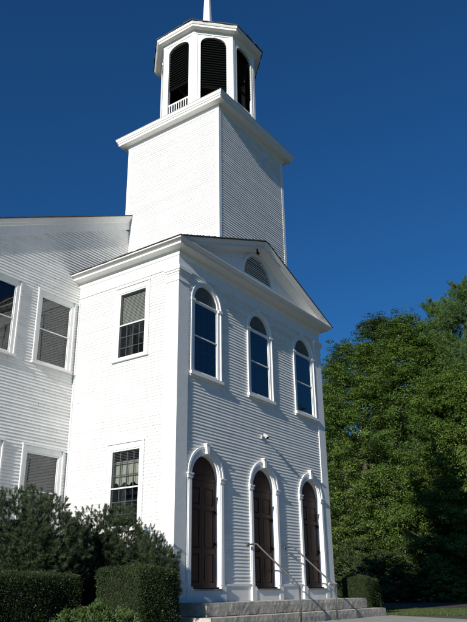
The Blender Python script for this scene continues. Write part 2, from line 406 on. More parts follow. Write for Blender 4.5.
# ---------------- clapboard walls
PW = .46   # pilaster width
def cut_front(z0, z1):
    c_ = []
    for c in WIN_C:
        if z1 > WB_ and z0 < WS_ + WR:
            h = archhalf(WR + .03, WS_, z0)
            if h: c_.append((c - h, c + h))
        if z1 > .6 and z0 < DS_ + DR:
            h = archhalf(DR + .03, DS_, z0)
            if z0 < DB_: h = DR + .03
            if h: c_.append((c - h, c + h))
    return c_
def cut_rect(ws, up0, up1):
    def f(z0, z1):
        return [(a - .03, b + .03) for a, b in ws for lo, hi in ((2.53, 4.80), (up0, up1)) if z1 > lo and z0 < hi]
    return f
mb = MB(); clapboards(mb, FRONT, lambda v: (PW - .02, W - PW + .02), 1.06, 10.26, cut_front, 1); mb.build('front_wall', CLAP, church)
mb = MB(); clapboards(mb, SIDE, lambda v: (-D, -PW + .02), .45, 10.26, cut_rect([SW], 7.64, 9.94), 2); mb.build('side_wall', CLAP, church)
mb = MB(); clapboards(mb, SIDER, lambda v: (PW - .02, D), .45, 10.26, lambda a, b: [], 3, joint=False); mb.build('side_wall', CLAP, church)
ML, MR = -5.2, 14.2; SL = .485
def rtop(x): return 14.18 + SL * (1.48 - abs(x - CX) * 0 - 1.48) if 0 else (14.26 + SL * (CX - 1.48)) - SL * abs(x - CX)
mb = MB()
def mrange(v):
    if v < 10.9: return (ML + .12, 0)
    h = (rtop(CX) - .40 - v) / SL
    return (max(ML, CX - h), 2.3) if v > 11.3 else (max(ML, CX - h), 0.0)
clapboards(mb, MAIN, mrange, .45, 13.9, cut_rect([MW1, MW2], 7.58, 9.84), 4); mb.build('wing_wall', CLAP, church)
mb = MB()
def mrange2(v):
    if v < 10.9: return (W, MR - .12)
    h = (rtop(CX) - .40 - v) / SL
    return (6.7, min(MR, CX + h)) if v > 11.3 else (W, min(MR, CX + h))
clapboards(mb, MAIN, mrange2, .45, 13.9, lambda a, b: [], 5, joint=False); mb.build('wing_wall', CLAP, church)
LEN = 20
SIDEM = Frame((ML, 0, 0), (0, -1, 0), (-1, 0, 0)); SIDEMR = Frame((MR, 0, 0), (0, 1, 0), (1, 0, 0))
mb = MB(); clapboards(mb, SIDEM, lambda v: (-D - LEN, -D - .12), .45, rtop(ML) - .45, lambda a, b: [], 6, joint=False); mb.build('wing_side_wall', CLAP, church)
mb = MB(); clapboards(mb, SIDEMR, lambda v: (D + .12, D + LEN), .45, rtop(MR) - .45, lambda a, b: [], 6, joint=False); mb.build('wing_side_wall', CLAP, church)
mb = MB(); zt = rtop(ML) - .45
mb.add([(ML, D + LEN, .0), (MR, D + LEN, 0), (MR, D + LEN, zt), (CX, D + LEN, rtop(CX) - .4), (ML, D + LEN, zt)], [(0, 1, 2, 3, 4)]); mb.build('rear_wall', CLAP, church)

# ---------------- foundation / water table
mb = MB()
mb.box(WORLD, .03, W - .03, -.1, .44, .03, D + .5); mb.box(WORLD, ML + .03, MR - .03, -.1, .44, D + .03, D + LEN - .03)
mb.build('foundation', GRAN, church)
us = [PW + .03] + [x for c in WIN_C for x in (c - DR - .235, c + DR + .235)] + [W - PW - .03]
for i in range(0, len(us), 2):
    mb = MB(); mb.box(FRONT, us[i] - .01, us[i + 1] + .01, .602, 1.02, -.02, .035); mb.box(FRONT, us[i] - .01, us[i + 1] + .01, 1.0, 1.06, -.018, .06); mb.build('base_board', TRIM, church)
mb = MB(); mb.box(SIDE, -D, -PW - .04, .44, .80, -.02, .03); mb.box(SIDE, -D, -PW - .04, .79, .84, -.018, .055); mb.build('base_board', TRIM, church)
mb = MB(); mb.box(SIDER, PW + .04, D, .44, .80, -.02, .03); mb.build('base_board', TRIM, church)
mb = MB(); mb.box(MAIN, ML + .13, -.06, .44, .84, -.02, .032); mb.build('base_board', TRIM, church)
mb = MB(); mb.box(WORLD, .02, W - .02, .44, .60, .02, .3); mb.build('sill_beam', WORN, church)

# ---------------- corner pilasters
for sx in (0, 1):
    mb = MB()
    x = 0 if sx == 0 else W; sg = 1 if sx == 0 else -1; o = .05
    def sq(e, z0, z1):   # L shaped wrapped box round the corner: from -e outside to PW
        a, b = sorted((x - sg * e, x + sg * (PW + e * .6 - o * .6))); mb.box(WORLD, a, b, z0, z1, -e, PW + e * .6 - o * .6)
    sq(o, 1.12, 9.98); sq(.085, .5, 1.06); sq(.105, 1.062, 1.10); sq(.07, 1.10, 1.12)
    sq(.075, 9.76, 9.81); sq(.07, 9.982, 10.05); sq(.10, 10.052, 10.12); sq(.13, 10.122, 10.246)
    mb.build('pilaster', WORN if sx == 0 else TRIM, church, bevel=.006)
mb = MB()
mb.box(WORLD, ML - .04, ML + .14, .3, rtop(ML) - .5, D - .04, D + .14); mb.build('corner_board', TRIM, church)
mb = MB(); mb.box(WORLD, MR - .14, MR + .04, .3, rtop(MR) - .5, D - .04, D + .14); mb.build('corner_board', TRIM, church)
mb = MB(); mb.box(WORLD, -.06, -.001, .45, 10.2, D - .085, D - .022)
mb.build('corner_board', TRIM, church)

# ---------------- frieze + cornice of the vestibule
path = [(0, D - .0), (0, 0), (W, 0), (W, D)]
mb = MB(); mb.sweep(path, [(-.05, 10.25), (.045, 10.25), (.045, 10.30), (.03, 10.305), (.03, 10.62), (.06, 10.64), (.09, 10.70), (.09, 10.745), (-.05, 10.745)]); mb.build('frieze', TRIM, church)
# horizontal cornice (all three sides)
mb = MB(); mb.sweep(path, [(-.05, 10.747), (.10, 10.747), (.13, 10.80), (.36, 10.83), (.36, 10.90), (.40, 10.905), (.46, 10.985), (.46, 11.01), (-.05, 11.03)]); mb.build('cornice', WORN, church)
# pediment
A0, A1 = -.50, W + .50; PZ0 = 11.035; PS = (12.97 - PZ0) / (CX - A0)
def pz(x): return PZ0 + PS * (CX - A0 - abs(x - CX))
mb = MB()
prof = [(-.10, -.40), (.07, -.40), (.12, -.34), (.36, -.30), (.36, -.20), (.40, -.19), (.47, -.075), (.47, -.045), (-.10, -.045)]   # (front offset, vertical offset)
def rake(x0, x1, prof, zf, y0=0):
    A = [(x0, y0 - d, max(zf(x0) + o, 11.012) if y0 == 0 else zf(x0) + o) for d, o in prof]; B = [(x1, y0 - d, zf(x1) + o) for d, o in prof]
    mb.loft(A, B)
def rake_seg(xs, prof, zf, y0=0, floor=None):
    for i in range(len(xs) - 1):
        A = [(xs[i], y0 - d, zf(xs[i]) + o) for d, o in prof]; B = [(xs[i + 1], y0 - d, zf(xs[i + 1]) + o) for d, o in prof]
        if floor is not None:
            A = [(a, b, max(c_, floor)) for a, b, c_ in A]; B = [(a, b, max(c_, floor)) for a, b, c_ in B]
        mb.loft(A, B)
rake_seg([A0 + .04, A0 + .3, .4, 1.0, CX], prof, pz, 0, 11.014)
rake_seg([A1 - .04, A1 - .3, W - .4, W - 1.0, CX], prof, pz, 0, 11.014)
mb.build('raking_cornice', WORN, church)
# tympanum, smooth boards, with half round louvre
TR_ = .92; tz = 11.43
mb = MB(); mb.plate(FRONT, [(.35, 11.0), (W - .35, 11.0), (CX, pz(CX) - .32)], [[(CX + TR_ * math.cos(math.pi * i / 24), tz + TR_ * math.sin(math.pi * i / 24)) for i in range(25)]], -.03, .02)
mb.build('tympanum', TRIM, church)
mb = MB()
hr = lambda r, z=tz: [(CX + r * math.cos(math.pi * i / 24), z + r * math.sin(math.pi * i / 24)) for i in range(25)]
mb.plate(FRONT, [(CX - TR_ - .13, tz - .10), (CX + TR_ + .13, tz - .10)] + hr(TR_ + .13), [hr(TR_ - .0)], -.08, .06)
hw = mb.build('half_round_window', TRIM, church)
mb = MB(); mb.plate(FRONT, hr(TR_ + .03), [], -.12, -.06)
v = tz + .05
while v < tz + TR_ - .03:
    h = math.sqrt(max(0, (TR_ - .01) ** 2 - (v + .05 - tz) ** 2))
    if h > .05: mb.add([FRONT(CX - h, v, -.02), FRONT(CX + h, v, -.02), FRONT(CX + h, v + .07, -.055), FRONT(CX - h, v + .07, -.055), FRONT(CX - h, v, -.055), FRONT(CX + h, v, -.055)], [(0, 1, 2, 3), (4, 5, 1, 0)])
    v += .075
mb.build('louvre', TLOUV, hw)
# vestibule roof (shingle courses with ragged butt edges)
def roof_slope(x0, x1, zf, y0, y1, name, courses=True, thick=.04):
    mb = MB(); n = max(4, int(abs(x1 - x0) / .16)); rr = random.Random(3)
    for i in range(n):
        a = x0 + (x1 - x0) * i / n; b = x0 + (x1 - x0) * (i + 1) / n
        y = y0
        while y < y1:
            w_ = rr.uniform(.18, .32); ye = min(y + w_, y1); j = rr.uniform(-.012, .012); q = rr.uniform(0, .008)
            s_ = 1 if b > a else -1
            P = [(a - s_ * (.03 + j), y + .003, zf(a) + thick + q - PS * .03), (a - s_ * (.03 + j), ye - .003, zf(a) + thick + q - PS * .03), (b, ye - .003, zf(b) + .012), (b, y + .003, zf(b) + .012)]
            Q = [(p[0], p[1], p[2] - .03) for p in P]
            mb.loft(P, Q); y = ye
    return mb.build(name, SHIN, church)
ROOFY = -.49
# front stub and the parts to each side of the tower
mb = MB()
pzr = lambda x: pz(x) - .045
roof_slope(A0, CX, pzr, ROOFY, D, 'roof'); roof_slope(A1, CX, pzr, ROOFY, D, 'roof')
mb = MB()
for x0 in (A0, A1): mb.loft([(x0, ROOFY + .02, pz(x0) - .05), (x0, D, pz(x0) - .05), (x0, D, pz(x0) - .09), (x0, ROOFY + .02, pz(x0) - .09)], [(CX, ROOFY + .02, pz(CX) - .05), (CX, D, pz(CX) - .05), (CX, D, pz(CX) - .09), (CX, ROOFY + .02, pz(CX) - .09)])
mb.build('roof_deck', WORN, church)

# ---------------- wing roof, rakes
mb = MB()
rprof = [(-.10, -.62), (.035, -.62), (.045, -.30), (.07, -.27), (.085, -.20), (.11, -.19), (.14, -.07), (.14, -.05), (-.10, -.05)]
rake_seg([ML - .45, CX - 2.28], rprof, rtop, D); mb.build('wing_rake', WORN, church)
mb = MB(); rake_seg([MR + .45, CX + 2.28], rprof, rtop, D); mb.build('wing_rake', WORN, church)
def slab(x0, x1, y0, y1, o0, o1, name, mt):
    mb = MB(); mb.loft([(x0, y0, rtop(x0) + o0), (x0, y1, rtop(x0) + o0), (x0, y1, rtop(x0) + o1), (x0, y0, rtop(x0) + o1)], [(x1, y0, rtop(x1) + o0), (x1, y1, rtop(x1) + o0), (x1, y1, rtop(x1) + o1), (x1, y0, rtop(x1) + o1)])
    return mb.build(name, mt, church)
slab(ML - .5, CX, D - .16, D + LEN + .3, -.045, .0, 'wing_roof', SHIN); slab(MR + .5, CX, D - .16, D + LEN + .3, -.045, .0, 'wing_roof', SHIN)
for x, sg in ((ML, 1), (MR, -1)): 
    mb = MB(); z = rtop(x); mb.box(WORLD, min(x - sg * .42, x), max(x - sg * .42, x), z - .48, z - .25, D, D + LEN); mb.build('wing_eave', TRIM, church)

# ---------------- tower
TX0, TX1, TY0, TY1 = CX - 2.278, CX + 2.278, .054, .054 + 4.556; TZ = 17.93
fs = [(Frame((TX0, TY0, 0), (1, 0, 0), (0, -1, 0)), 11.2), (Frame((TX0, TY1, 0), (0, -1, 0), (-1, 0, 0)), 11.2), (Frame((TX1, TY1, 0), (-1, 0, 0), (0, 1, 0)), 11.2), (Frame((TX1, TY0, 0), (0, 1, 0), (1, 0, 0)), 11.2)]
T = 4.556
mb = MB()
for i, (f, z0) in enumerate(fs): clapboards(mb, f, lambda v: (.10, T - .10), z0, 17.86, lambda a, b: [], 20 + i)
tw = mb.build('tower', CLAP, church)
for x, y in ((TX0, TY0), (TX1, TY0), (TX0, TY1), (TX1, TY1)):
    mb = MB(); sx = 1 if x == TX0 else -1; sy = 1 if y == TY0 else -1
    a, b = sorted((x - sx * .028, x + sx * .13)); c, d = sorted((y - sy * .028, y + sy * .13)); mb.box(WORLD, a, b, 11.15, 17.86, c, d); mb.build('corner_board', TRIM, tw)
mb = MB(); tp = [(TX0, TY1), (TX0, TY0), (TX1, TY0), (TX1, TY1)]
mb.sweep(tp, [(-.1, 17.75), (.035, 17.75), (.035, 17.83), (.07, 17.86), (.10, 17.93), (.33, 17.95), (.33, 18.04), (.36, 18.05), (.36, 18.12), (.385, 18.13), (.42, 18.21), (.42, 18.235), (-.1, 18.30)], closed=True)
mb.build('tower_cornice', WORN, tw)
mb = MB(); mb.sweep(tp, [(.43, 18.237), (.43, 18.255), (-1.2, 18.42), (-1.2, 18.40)], closed=True); mb.box(WORLD, TX0 + .9, TX1 - .9, 18.3, 18.41, TY0 + .9, TY1 - .9); mb.build('tower_roof', mat('grey_deck', (.30, .29, .27), .8, var=.3), tw)

# ---------------- belfry (octagon)
OX, OY = CX, (TY0 + TY1) / 2; a8 = 1.96; t8 = math.tan(math.pi / 8); hw8 = a8 * t8
BZ0, BZ1 = 18.30, 22.72
mb = MB(); frs = []
for k in range(8):
    an = k * math.pi / 4; N_ = Vector((math.cos(an), math.sin(an), 0)); X_ = Vector((-N_.y, N_.x, 0))
    f = Frame(Vector((OX, OY, 0)) + N_ * a8, X_, N_); frs.append(f)
ow = .545
def bopen(g=0.0):
    pts = [(-ow - g, 18.46 - g), (ow + g, 18.46 - g)]
    n = 14
    for i in range(n + 1):     # basket-handle head
        a = math.pi * i / n; pts.append(((ow + g) * math.copysign(abs(math.cos(a)) ** .86, math.cos(a)), 22.06 + (.39 + g) * math.sin(a) ** .9))
    return pts
for f in frs:
    mb.plate(f, [(-hw8, BZ0), (hw8, BZ0), (hw8, BZ1), (-hw8, BZ1)], [bopen()], -.10, 0)
bf = mb.build('belfry', TRIM, church)
mb = MB()
for f in frs:
    mb.plate(f, bopen(.06), [bopen(-.0)], -.02, .018)
    mb.box(f, -.035, .035, 22.44, 22.56, 0, .04)
mb.build('opening_trim', TRIM, bf)
mb = MB()
for f in frs:
    for sg in (-1, 1):
        a, b = sorted((sg * hw8, sg * (hw8 - .14))); mb.box(f, a, b, BZ0 + .2, BZ1 - .1, 0, .022)
mb.build('corner_post', TRIM, bf)
for k, f in enumerate(frs):
    mb = MB(); low = (20.3 if k % 2 == 0 else 19.9); v = low
    while v < 22.42:
        h = ow + .03
        mb.add([f(-h, v, -.03), f(h, v, -.03), f(h, v + .15, -.13), f(-h, v + .15, -.13), f(-h, v - .015, -.03), f(h, v - .015, -.03), f(h, v + .135, -.13), f(-h, v + .135, -.13)], [(0, 1, 2, 3), (4, 5, 6, 7), (0, 1, 5, 4)]); v += .125
    mb.box(f, -ow - .03, -ow + .03, 18.4, 22.4, -.13, -.11); mb.box(f, ow - .03, ow + .03, 18.4, 22.4, -.13, -.11)
    mb.box(f, -ow, ow, low - .07, low - .01, -.13, -.06)
    mb.build('louvre', LOUV, bf)
for k in (4, 0, 2, 6):
    f = frs[k]; mb = MB()
    mb.box(f, -ow, ow, 19.42, 19.49, -.08, -.03); mb.box(f, -ow, ow, 18.88, 18.93, -.08, -.03)
    for i in range(9): x = -ow + .06 + i * (2 * ow - .12) / 8; mb.box(f, x - .016, x + .016, 18.92, 19.43, -.07, -.04)
    mb.build('railing', TRIM, bf)
mb = MB()   # inner floor/core, beams
mb.box(WORLD, OX - .9, OX + .9, 18.4, 18.6, OY - .9, OY + .9)
for a in (0, math.pi / 2):
    d = Vector((math.cos(a), math.sin(a), 0)) * 1.75
    mb.tube([Vector((OX, OY, 19.2)) - d, Vector((OX, OY, 21.2)) + d], .08, 4); mb.tube([Vector((OX, OY, 21.2)) - d, Vector((OX, OY, 19.2)) + d], .08, 4)
mb.sweep([(OX + 1.78 * math.cos(-math.pi / 8 - i * math.pi / 4), OY + 1.78 * math.sin(-math.pi / 8 - i * math.pi / 4)) for i in range(8)][::-1], [(0, 22.3), (0, 22.6), (-1.7, 22.6), (-1.7, 22.55)], closed=True)
mb.build('bell_frame', DARK, bf)
def octp(a): return [(OX + a / math.cos(math.pi / 8) * math.cos(math.pi / 8 + i * math.pi / 4), OY + a / math.cos(math.pi / 8) * math.sin(math.pi / 8 + i * math.pi / 4)) for i in range(8)]
mb = MB(); mb.sweep(octp(a8), [(-.1, 22.55), (.03, 22.55), (.05, 22.62), (.09, 22.70), (.28, 22.72), (.28, 22.82), (.31, 22.825), (.35, 22.90), (.35, 22.925), (-.1, 22.95)], closed=True)
mb.build('belfry_cornice', WORN, bf)
# shingled low octagonal roof with uneven butt edges
mb = MB(); rr = random.Random(12); op = octp(a8 + .37)
NC = 14
for k in range(8):
    p, q = Vector((*op[k], 0)), Vector((*op[(k + 1) % 8], 0)); c0 = Vector((OX, OY, 0))
    for i in range(NC):
        s0, s1 = i / NC, (i + 1) / NC
        z0, z1 = 22.93 + .75 * s0 ** 1.1, 22.93 + .75 * s1 ** 1.1
        a, b = p.lerp(c0, s0 * .93), q.lerp(c0, s0 * .93); c, d = p.lerp(c0, s1 * .93), q.lerp(c0, s1 * .93)
        n = max(2, int((b - a).length / .2))
        for j in range(n):
            e = rr.uniform(-.015, .03) if i else rr.uniform(0, .045); u0, u1 = j / n, (j + 1) / n
            out = ((a + b) / 2 - c0).normalized() * e
            lift = rr.uniform(.035, .06)
            P = [a.lerp(b, u0) + out + Vector((0, 0, z0 + lift)), a.lerp(b, u1) + out + Vector((0, 0, z0 + lift)), c.lerp(d, u1) + Vector((0, 0, z1 + .02)), c.lerp(d, u0) + Vector((0, 0, z1 + .02))]
            mb.loft(P, [x - Vector((0, 0, .045)) for x in P])
mb.build('belfry_roof', SHIN, bf)
# spire
mb = MB(); n8 = 8
prof = [(.62, 23.45), (.60, 23.62), (.44, 23.66), (.36, 23.8), (.29, 24.2), (.245, 24.8), (.20, 25.6), (.09, 27.8), (.03, 28.8), (.045, 28.9), (.02, 29.1)]
V = []; Fc = []
for r, z in prof:
    for i in range(n8): V.append((OX + r * math.cos(math.pi / 8 + i * math.pi / 4), OY + r * math.sin(math.pi / 8 + i * math.pi / 4), z))
for j in range(len(prof) - 1):
    for i in range(n8): Fc.append((j * 8 + i, j * 8 + (i + 1) % 8, (j + 1) * 8 + (i + 1) % 8, (j + 1) * 8 + i))
Fc.append(tuple(range((len(prof) - 1) * 8, len(prof) * 8))); mb.add(V, Fc); mb.build('spire', TRIM, church)

# ---------------- small fixtures on the church
mb = MB(); lx, lz = 4.47, 5.66
mb.box(FRONT, lx - .05, lx + .05, lz - .09, lz + .05, .0, .05); mb.tube([(lx, -.05, lz), (lx, -.14, lz + .03)], .018)
mb.tube([(lx, -.12, lz + .06), (lx, -.20, lz - .02), (lx, -.25, lz - .08)], [.04, .062, .07], 12)
fl = mb.build('floodlight', FIXT, church, label='small white floodlight above the centre door')
mb = MB(); mb.tube([(lx, -.2505, lz - .0805), (lx, -.256, lz - .088)], .058, 12); mb.build('lens', DARK, fl)
mb = MB(); x, z = 4.1, 12.36
mb.tube([(x, -.30, z + .12), (x, -.30, z + .0)], .03); mb.tube([(x, -.29, z + .04), (x - .02, -.33, z - .05), (x - .03, -.36, z - .10)], [.03, .05, .055], 12)
mb.build('floodlight', DARK, church, label='small dark floodlight under the pediment peak')
# cables on the walls
mb = MB()
def cable(pts, r=.008): mb.tube(pts, r, 5)
cable([(-1.3, D - .06, 7.45), (-.9, D - .05, 7.15), (-.3, D - .04, 6.75), (-.04, D - .08, 6.6), (-.05, D - .6, 6.45), (-.05, 3.3, 5.95), (-.05, 2.9, 5.75), (-.05, 2.6, 5.2), (-.05, 2.5, 4.98)], .0045)
cable([(-.05, 2.95, 5.8), (-.045, 3.0, 4.5), (-.045, 3.05, 2.2)], .0045)
mb.build('wall_cable', WIRE, church)

# ------------------------------------------------------------------ ground
def gz(x, y):
    s = (x + 2) * -.77 + (y + 2.5) * -.64
    s = np.maximum(0, s); return -.042 * np.minimum(s, 30) * np.minimum(1, s / 3)
def grid_mesh(name, mt, xs, ys, off=0.0, mask=None, noise=0.0):
    X, Y = np.meshgrid(xs, ys, indexing='ij'); Z = gz(X, Y) + off
    if noise: Z = Z + noise * np.sin(X * 1.7) * np.sin(Y * 2.1 + X * .3)
    v = np.stack([X, Y, Z], -1).reshape(-1, 3); ny = len(ys); f = []
    for i in range(len(xs) - 1):
        for j in range(ny - 1):
            if mask is None or mask((xs[i] + xs[i + 1]) / 2, (ys[j] + ys[j + 1]) / 2): f.append((i * ny + j, (i + 1) * ny + j, (i + 1) * ny + j + 1, i * ny + j + 1))
    me = bpy.data.meshes.new(name); me.from_pydata(v.tolist(), [], f); me.update(); me.materials.append(mt)
    o = bpy.data.objects.new(name, me); COL.objects.link(o); o['kind'] = 'structure'; return o
GRASSG = mat('lawn_ground', (0.055, 0.075, 0.022), 0.95, col2=(0.07, 0.06, 0.032), vscale=.7, bump=.6, bscale=30)
SOIL = mat('mulch', (0.05, .035, .025), .95, col2=(.03, .022, .016), vscale=12, bump=.9, bscale=45)
PAVE = mat('concrete_walk', (0.33, 0.315, 0.285), 0.9, col2=(0.25, 0.24, 0.22), vscale=2.5, bump=.35, bscale=60)
xs = np.concatenate([[-600, -200, -80], np.linspace(-40, 60, 101), [90, 200, 600]]); 
grid_mesh('ground', GRASSG, xs, xs, -.02)
def poly_sheet(name, mt, poly, off, kind='structure', step=.5):
    # flat ribbons following the ground
    from mathutils.geometry import intersect_point_tri_2d
    mb = MB(); tr = tessellate_polygon([[Vector((a, b, 0)) for a, b in poly]])
    import bmesh
    me = bpy.data.meshes.new(name); me.from_pydata([(a, b, 0) for a, b in poly], [], [tuple(t) for t in tr])
    b = bmesh.new(); b.from_mesh(me)
    for _ in range(5): 
        long = [e for e in b.edges if e.calc_length() > 1.2]
        if long: bmesh.ops.subdivide_edges(b, edges=long, cuts=1); bmesh.ops.triangulate(b, faces=b.faces)
    for v in b.verts: v.co.z = float(gz(v.co.x, v.co.y)) + off
    bmesh.ops.recalc_face_normals(b, faces=b.faces)
    b.to_mesh(me); b.free(); me.materials.append(mt); o = bpy.data.objects.new(name, me); COL.objects.link(o); o['kind'] = kind; return o
poly_sheet('pavement', PAVE, [(-.6, -1.3), (10.4, -1.3), (7.0, -5.5), (1.5, -13), (-4, -20), (-9, -17), (-3, -9)], .012)
poly_sheet('planting_bed', SOIL, [(-9, -1.6), (-5.5, -5.4), (-1.3, -2.9), (-.6, -1.0), (-.02, -.1), (-.02, 4.39), (-9, 4.39)], .012)
poly_sheet('woodland_floor', SOIL, [(22, -14), (90, -40), (90, 65), (24, 65), (21, 12), (20, 0)], .012)

# ------------------------------------------------------------------ granite steps
def stone(x0, x1, y0, y1, z0, z1, parent, name, seed):
    import bmesh
    b = bmesh.new(); rr = random.Random(seed)
    nx = max(2, int((x1 - x0) / .12)); ny = max(2, int((y1 - y0) / .15)); nz = 3
    bmesh.ops.create_cube(b, size=1); me = bpy.data.meshes.new(name)
    V = {}
    def vert(i, j, k):
        if (i, j, k) not in V:
            e = lambda n_, i_: 0 < i_ < n_
            jx = rr.uniform(-.004, .004) if e(nx, i) else (rr.uniform(0, .012) * (1 if i == 0 else -1))
            V[(i, j, k)] = None
            x = x0 + (x1 - x0) * i / nx; y = y0 + (y1 - y0) * j / ny; z = z0 + (z1 - z0) * k / nz
            y += (rr.uniform(-.004, .004) + .016 * math.sin(x * 3.1 + seed) * .5) if j == 0 else 0
            z += rr.uniform(-.003, .002) if k == nz else 0
            if j == 0 and k == nz: y += .014; z -= .010
            V[(i, j, k)] = bb.verts.new((x + (0 if e(nx, i) else jx), y, z))
        return V[(i, j, k)]
    b.free(); bb = bmesh.new()
    for i in range(nx):
        for j in range(ny): bb.faces.new([vert(i, j, nz), vert(i + 1, j, nz), vert(i + 1, j + 1, nz), vert(i, j + 1, nz)])
        for k in range(nz):
            bb.faces.new([vert(i, 0, k), vert(i + 1, 0, k), vert(i + 1, 0, k + 1), vert(i, 0, k + 1)])
    for j in range(ny):
        for k in range(nz):
            bb.faces.new([vert(0, j, k), vert(0, j + 1, k), vert(0, j + 1, k + 1), vert(0, j, k + 1)]); bb.faces.new([vert(nx, j, k), vert(nx, j + 1, k), vert(nx, j + 1, k + 1), vert(nx, j, k + 1)])
    bmesh.ops.recalc_face_normals(bb, faces=bb.faces); bb.to_mesh(me); bb.free(); me.materials.append(GRAN)
    o = bpy.data.objects.new(name, me); COL.objects.link(o); o.parent = parent; return o
st = thing('granite_steps', 'low granite landing and step across the church front below the three doors', 'steps')
xs_ = [-.12, 3.05, 6.1, 9.12]
for i in range(3): stone(xs_[i] + .006, xs_[i + 1] - .006, -1.2, -.02, .285, .60, st, 'landing_block', i + 1)
xs_ = [-.5, 2.2, 4.9, 7.4, 9.75]
for i in range(4): stone(xs_[i] + .006, xs_[i + 1] - .006, -1.62, -.05, -.1, .27, st, 'step_block', i + 10)

# ------------------------------------------------------------------ handrails
def rail(x, label):
    r = thing('handrail', label, 'handrail', 'handrails on the church steps', (x, -1.82, 0.0))
    def part(name, pts, rad):
        mb = MB(); mb.tube([(p[0] - x, p[1] + 1.82, p[2]) for p in pts], rad, 10); return mb.build(name, STEEL, r, smooth=True)
    part('top_rail', [(x, -.06, 2.17), (x, -.36, 2.18), (x, -.42, 2.165), (x, -.48, 2.11), (x, -1.76, 1.03), (x, -1.81, .97), (x, -1.82, .90)], .027)
    part('post', [(x, -1.82, .92), (x, -1.82, -.02)], .027)
    part('post_collar', [(x, -1.82, -.01), (x, -1.82, .05)], .055)
    part('wall_plate', [(x, -.105, 2.17), (x, -.06, 2.17)], .055)
rail(3.42, 'grey metal handrail in front of the centre door, nearer the camera')
rail(5.60, 'grey metal handrail between the centre door and the far right door')

# ------------------------------------------------------------------ foliage
def quads_mesh(name, P, mt, parent=None):
    """P: (n,4,3)"""
    n = len(P); me = bpy.data.meshes.new(name)
    me.vertices.add(n * 4); me.vertices.foreach_set('co', P.reshape(-1).astype(np.float32))
    me.loops.add(n * 4); me.loops.foreach_set('vertex_index', np.arange(n * 4, dtype=np.int32))
    me.polygons.add(n); me.polygons.foreach_set('loop_start', np.arange(0, n * 4, 4, dtype=np.int32))
    me.update(); me.validate(); me.materials.append(mt)
    o = bpy.data.objects.new(name, me); COL.objects.link(o)
    if parent: o.parent = parent
    return o
def unit(a): return a / (np.linalg.norm(a, axis=-1, keepdims=True) + 1e-9)
def leaves(C, N, L, Wd, rng, jit=.8):
    """leaf quads (diamond) at C, normals near N"""
    n = len(C); N = unit(N + rng.normal(0, jit, (n, 3))); t = unit(np.cross(N, rng.normal(0, 1, (n, 3)))); b = np.cross(N, t)
    L = L * rng.uniform(.6, 1.3, (n, 1)); Wd = Wd * rng.uniform(.6, 1.3, (n, 1))
    return np.stack([C - t * L / 2, C + b * Wd / 2 - t * L * .08, C + t * L / 2, C - b * Wd / 2 - t * L * .08], 1)
def needles(C, Dr, L, Wd, rng):
    n = len(C); Dr = unit(Dr); s = unit(np.cross(Dr, rng.normal(0, 1, (n, 3)))); L = L * rng.uniform(.6, 1.2, (n, 1))
    return np.stack([C - s * Wd / 2, C + s * Wd / 2, C + Dr * L + s * Wd * .2, C + Dr * L - s * Wd * .2], 1)

MAPLE = mat('maple_leaf', (0.082, 0.130, 0.020), .5, col2=(0.036, 0.070, 0.011), vscale=.35, island=.5, transl=.22, spec=.3)
MAPLE2 = mat('yellowing_leaf', (0.14, 0.16, 0.03), .5, col2=(0.06, 0.09, 0.018), vscale=.5, island=.4, transl=.3, spec=.3)
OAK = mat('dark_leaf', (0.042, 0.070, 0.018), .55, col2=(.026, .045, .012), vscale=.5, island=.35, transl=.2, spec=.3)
PINEN = mat('white_pine_needle', (0.080, 0.140, 0.042), .6, col2=(.045, .085, .026), vscale=.6, island=.45, transl=.15, spec=.12)
MUGO = mat('mugo_needle', (0.036, 0.056, 0.024), .5, col2=(.024, .040, .018), vscale=2.5, island=.4, transl=.1, spec=.35)
MUGOT = mat('mugo_tip_needle', (0.062, 0.080, 0.034), .5, col2=(.04, .058, .025), vscale=2.5, island=.4, transl=.1, spec=.35)
YEW = mat('yew_leaf', (0.033, 0.052, 0.016), .6, col2=(.019, .030, .010), vscale=2, island=.5, transl=.1, spec=.2)
YEWT = mat('yew_new_growth', (0.075, 0.095, 0.025), .5, var=.3, vscale=2, island=.5, transl=.15, spec=.35)
JUNI = mat('juniper_leaf', (0.070, 0.108, 0.028), .55, col2=(.045, .075, .02), vscale=2.5, island=.4, transl=.15, spec=.3)
BARK = mat('bark', (0.085, .068, .052), .9, col2=(.05, .04, .03), vscale=6, bump=.8, bscale=14, stretch=(3, 3, .6))
CORE = mat('inner_twig_mass', (0.012, .013, .0045), .95, var=.4, vscale=9)  # near-black solid hull, its colour standing in for the shaded inside

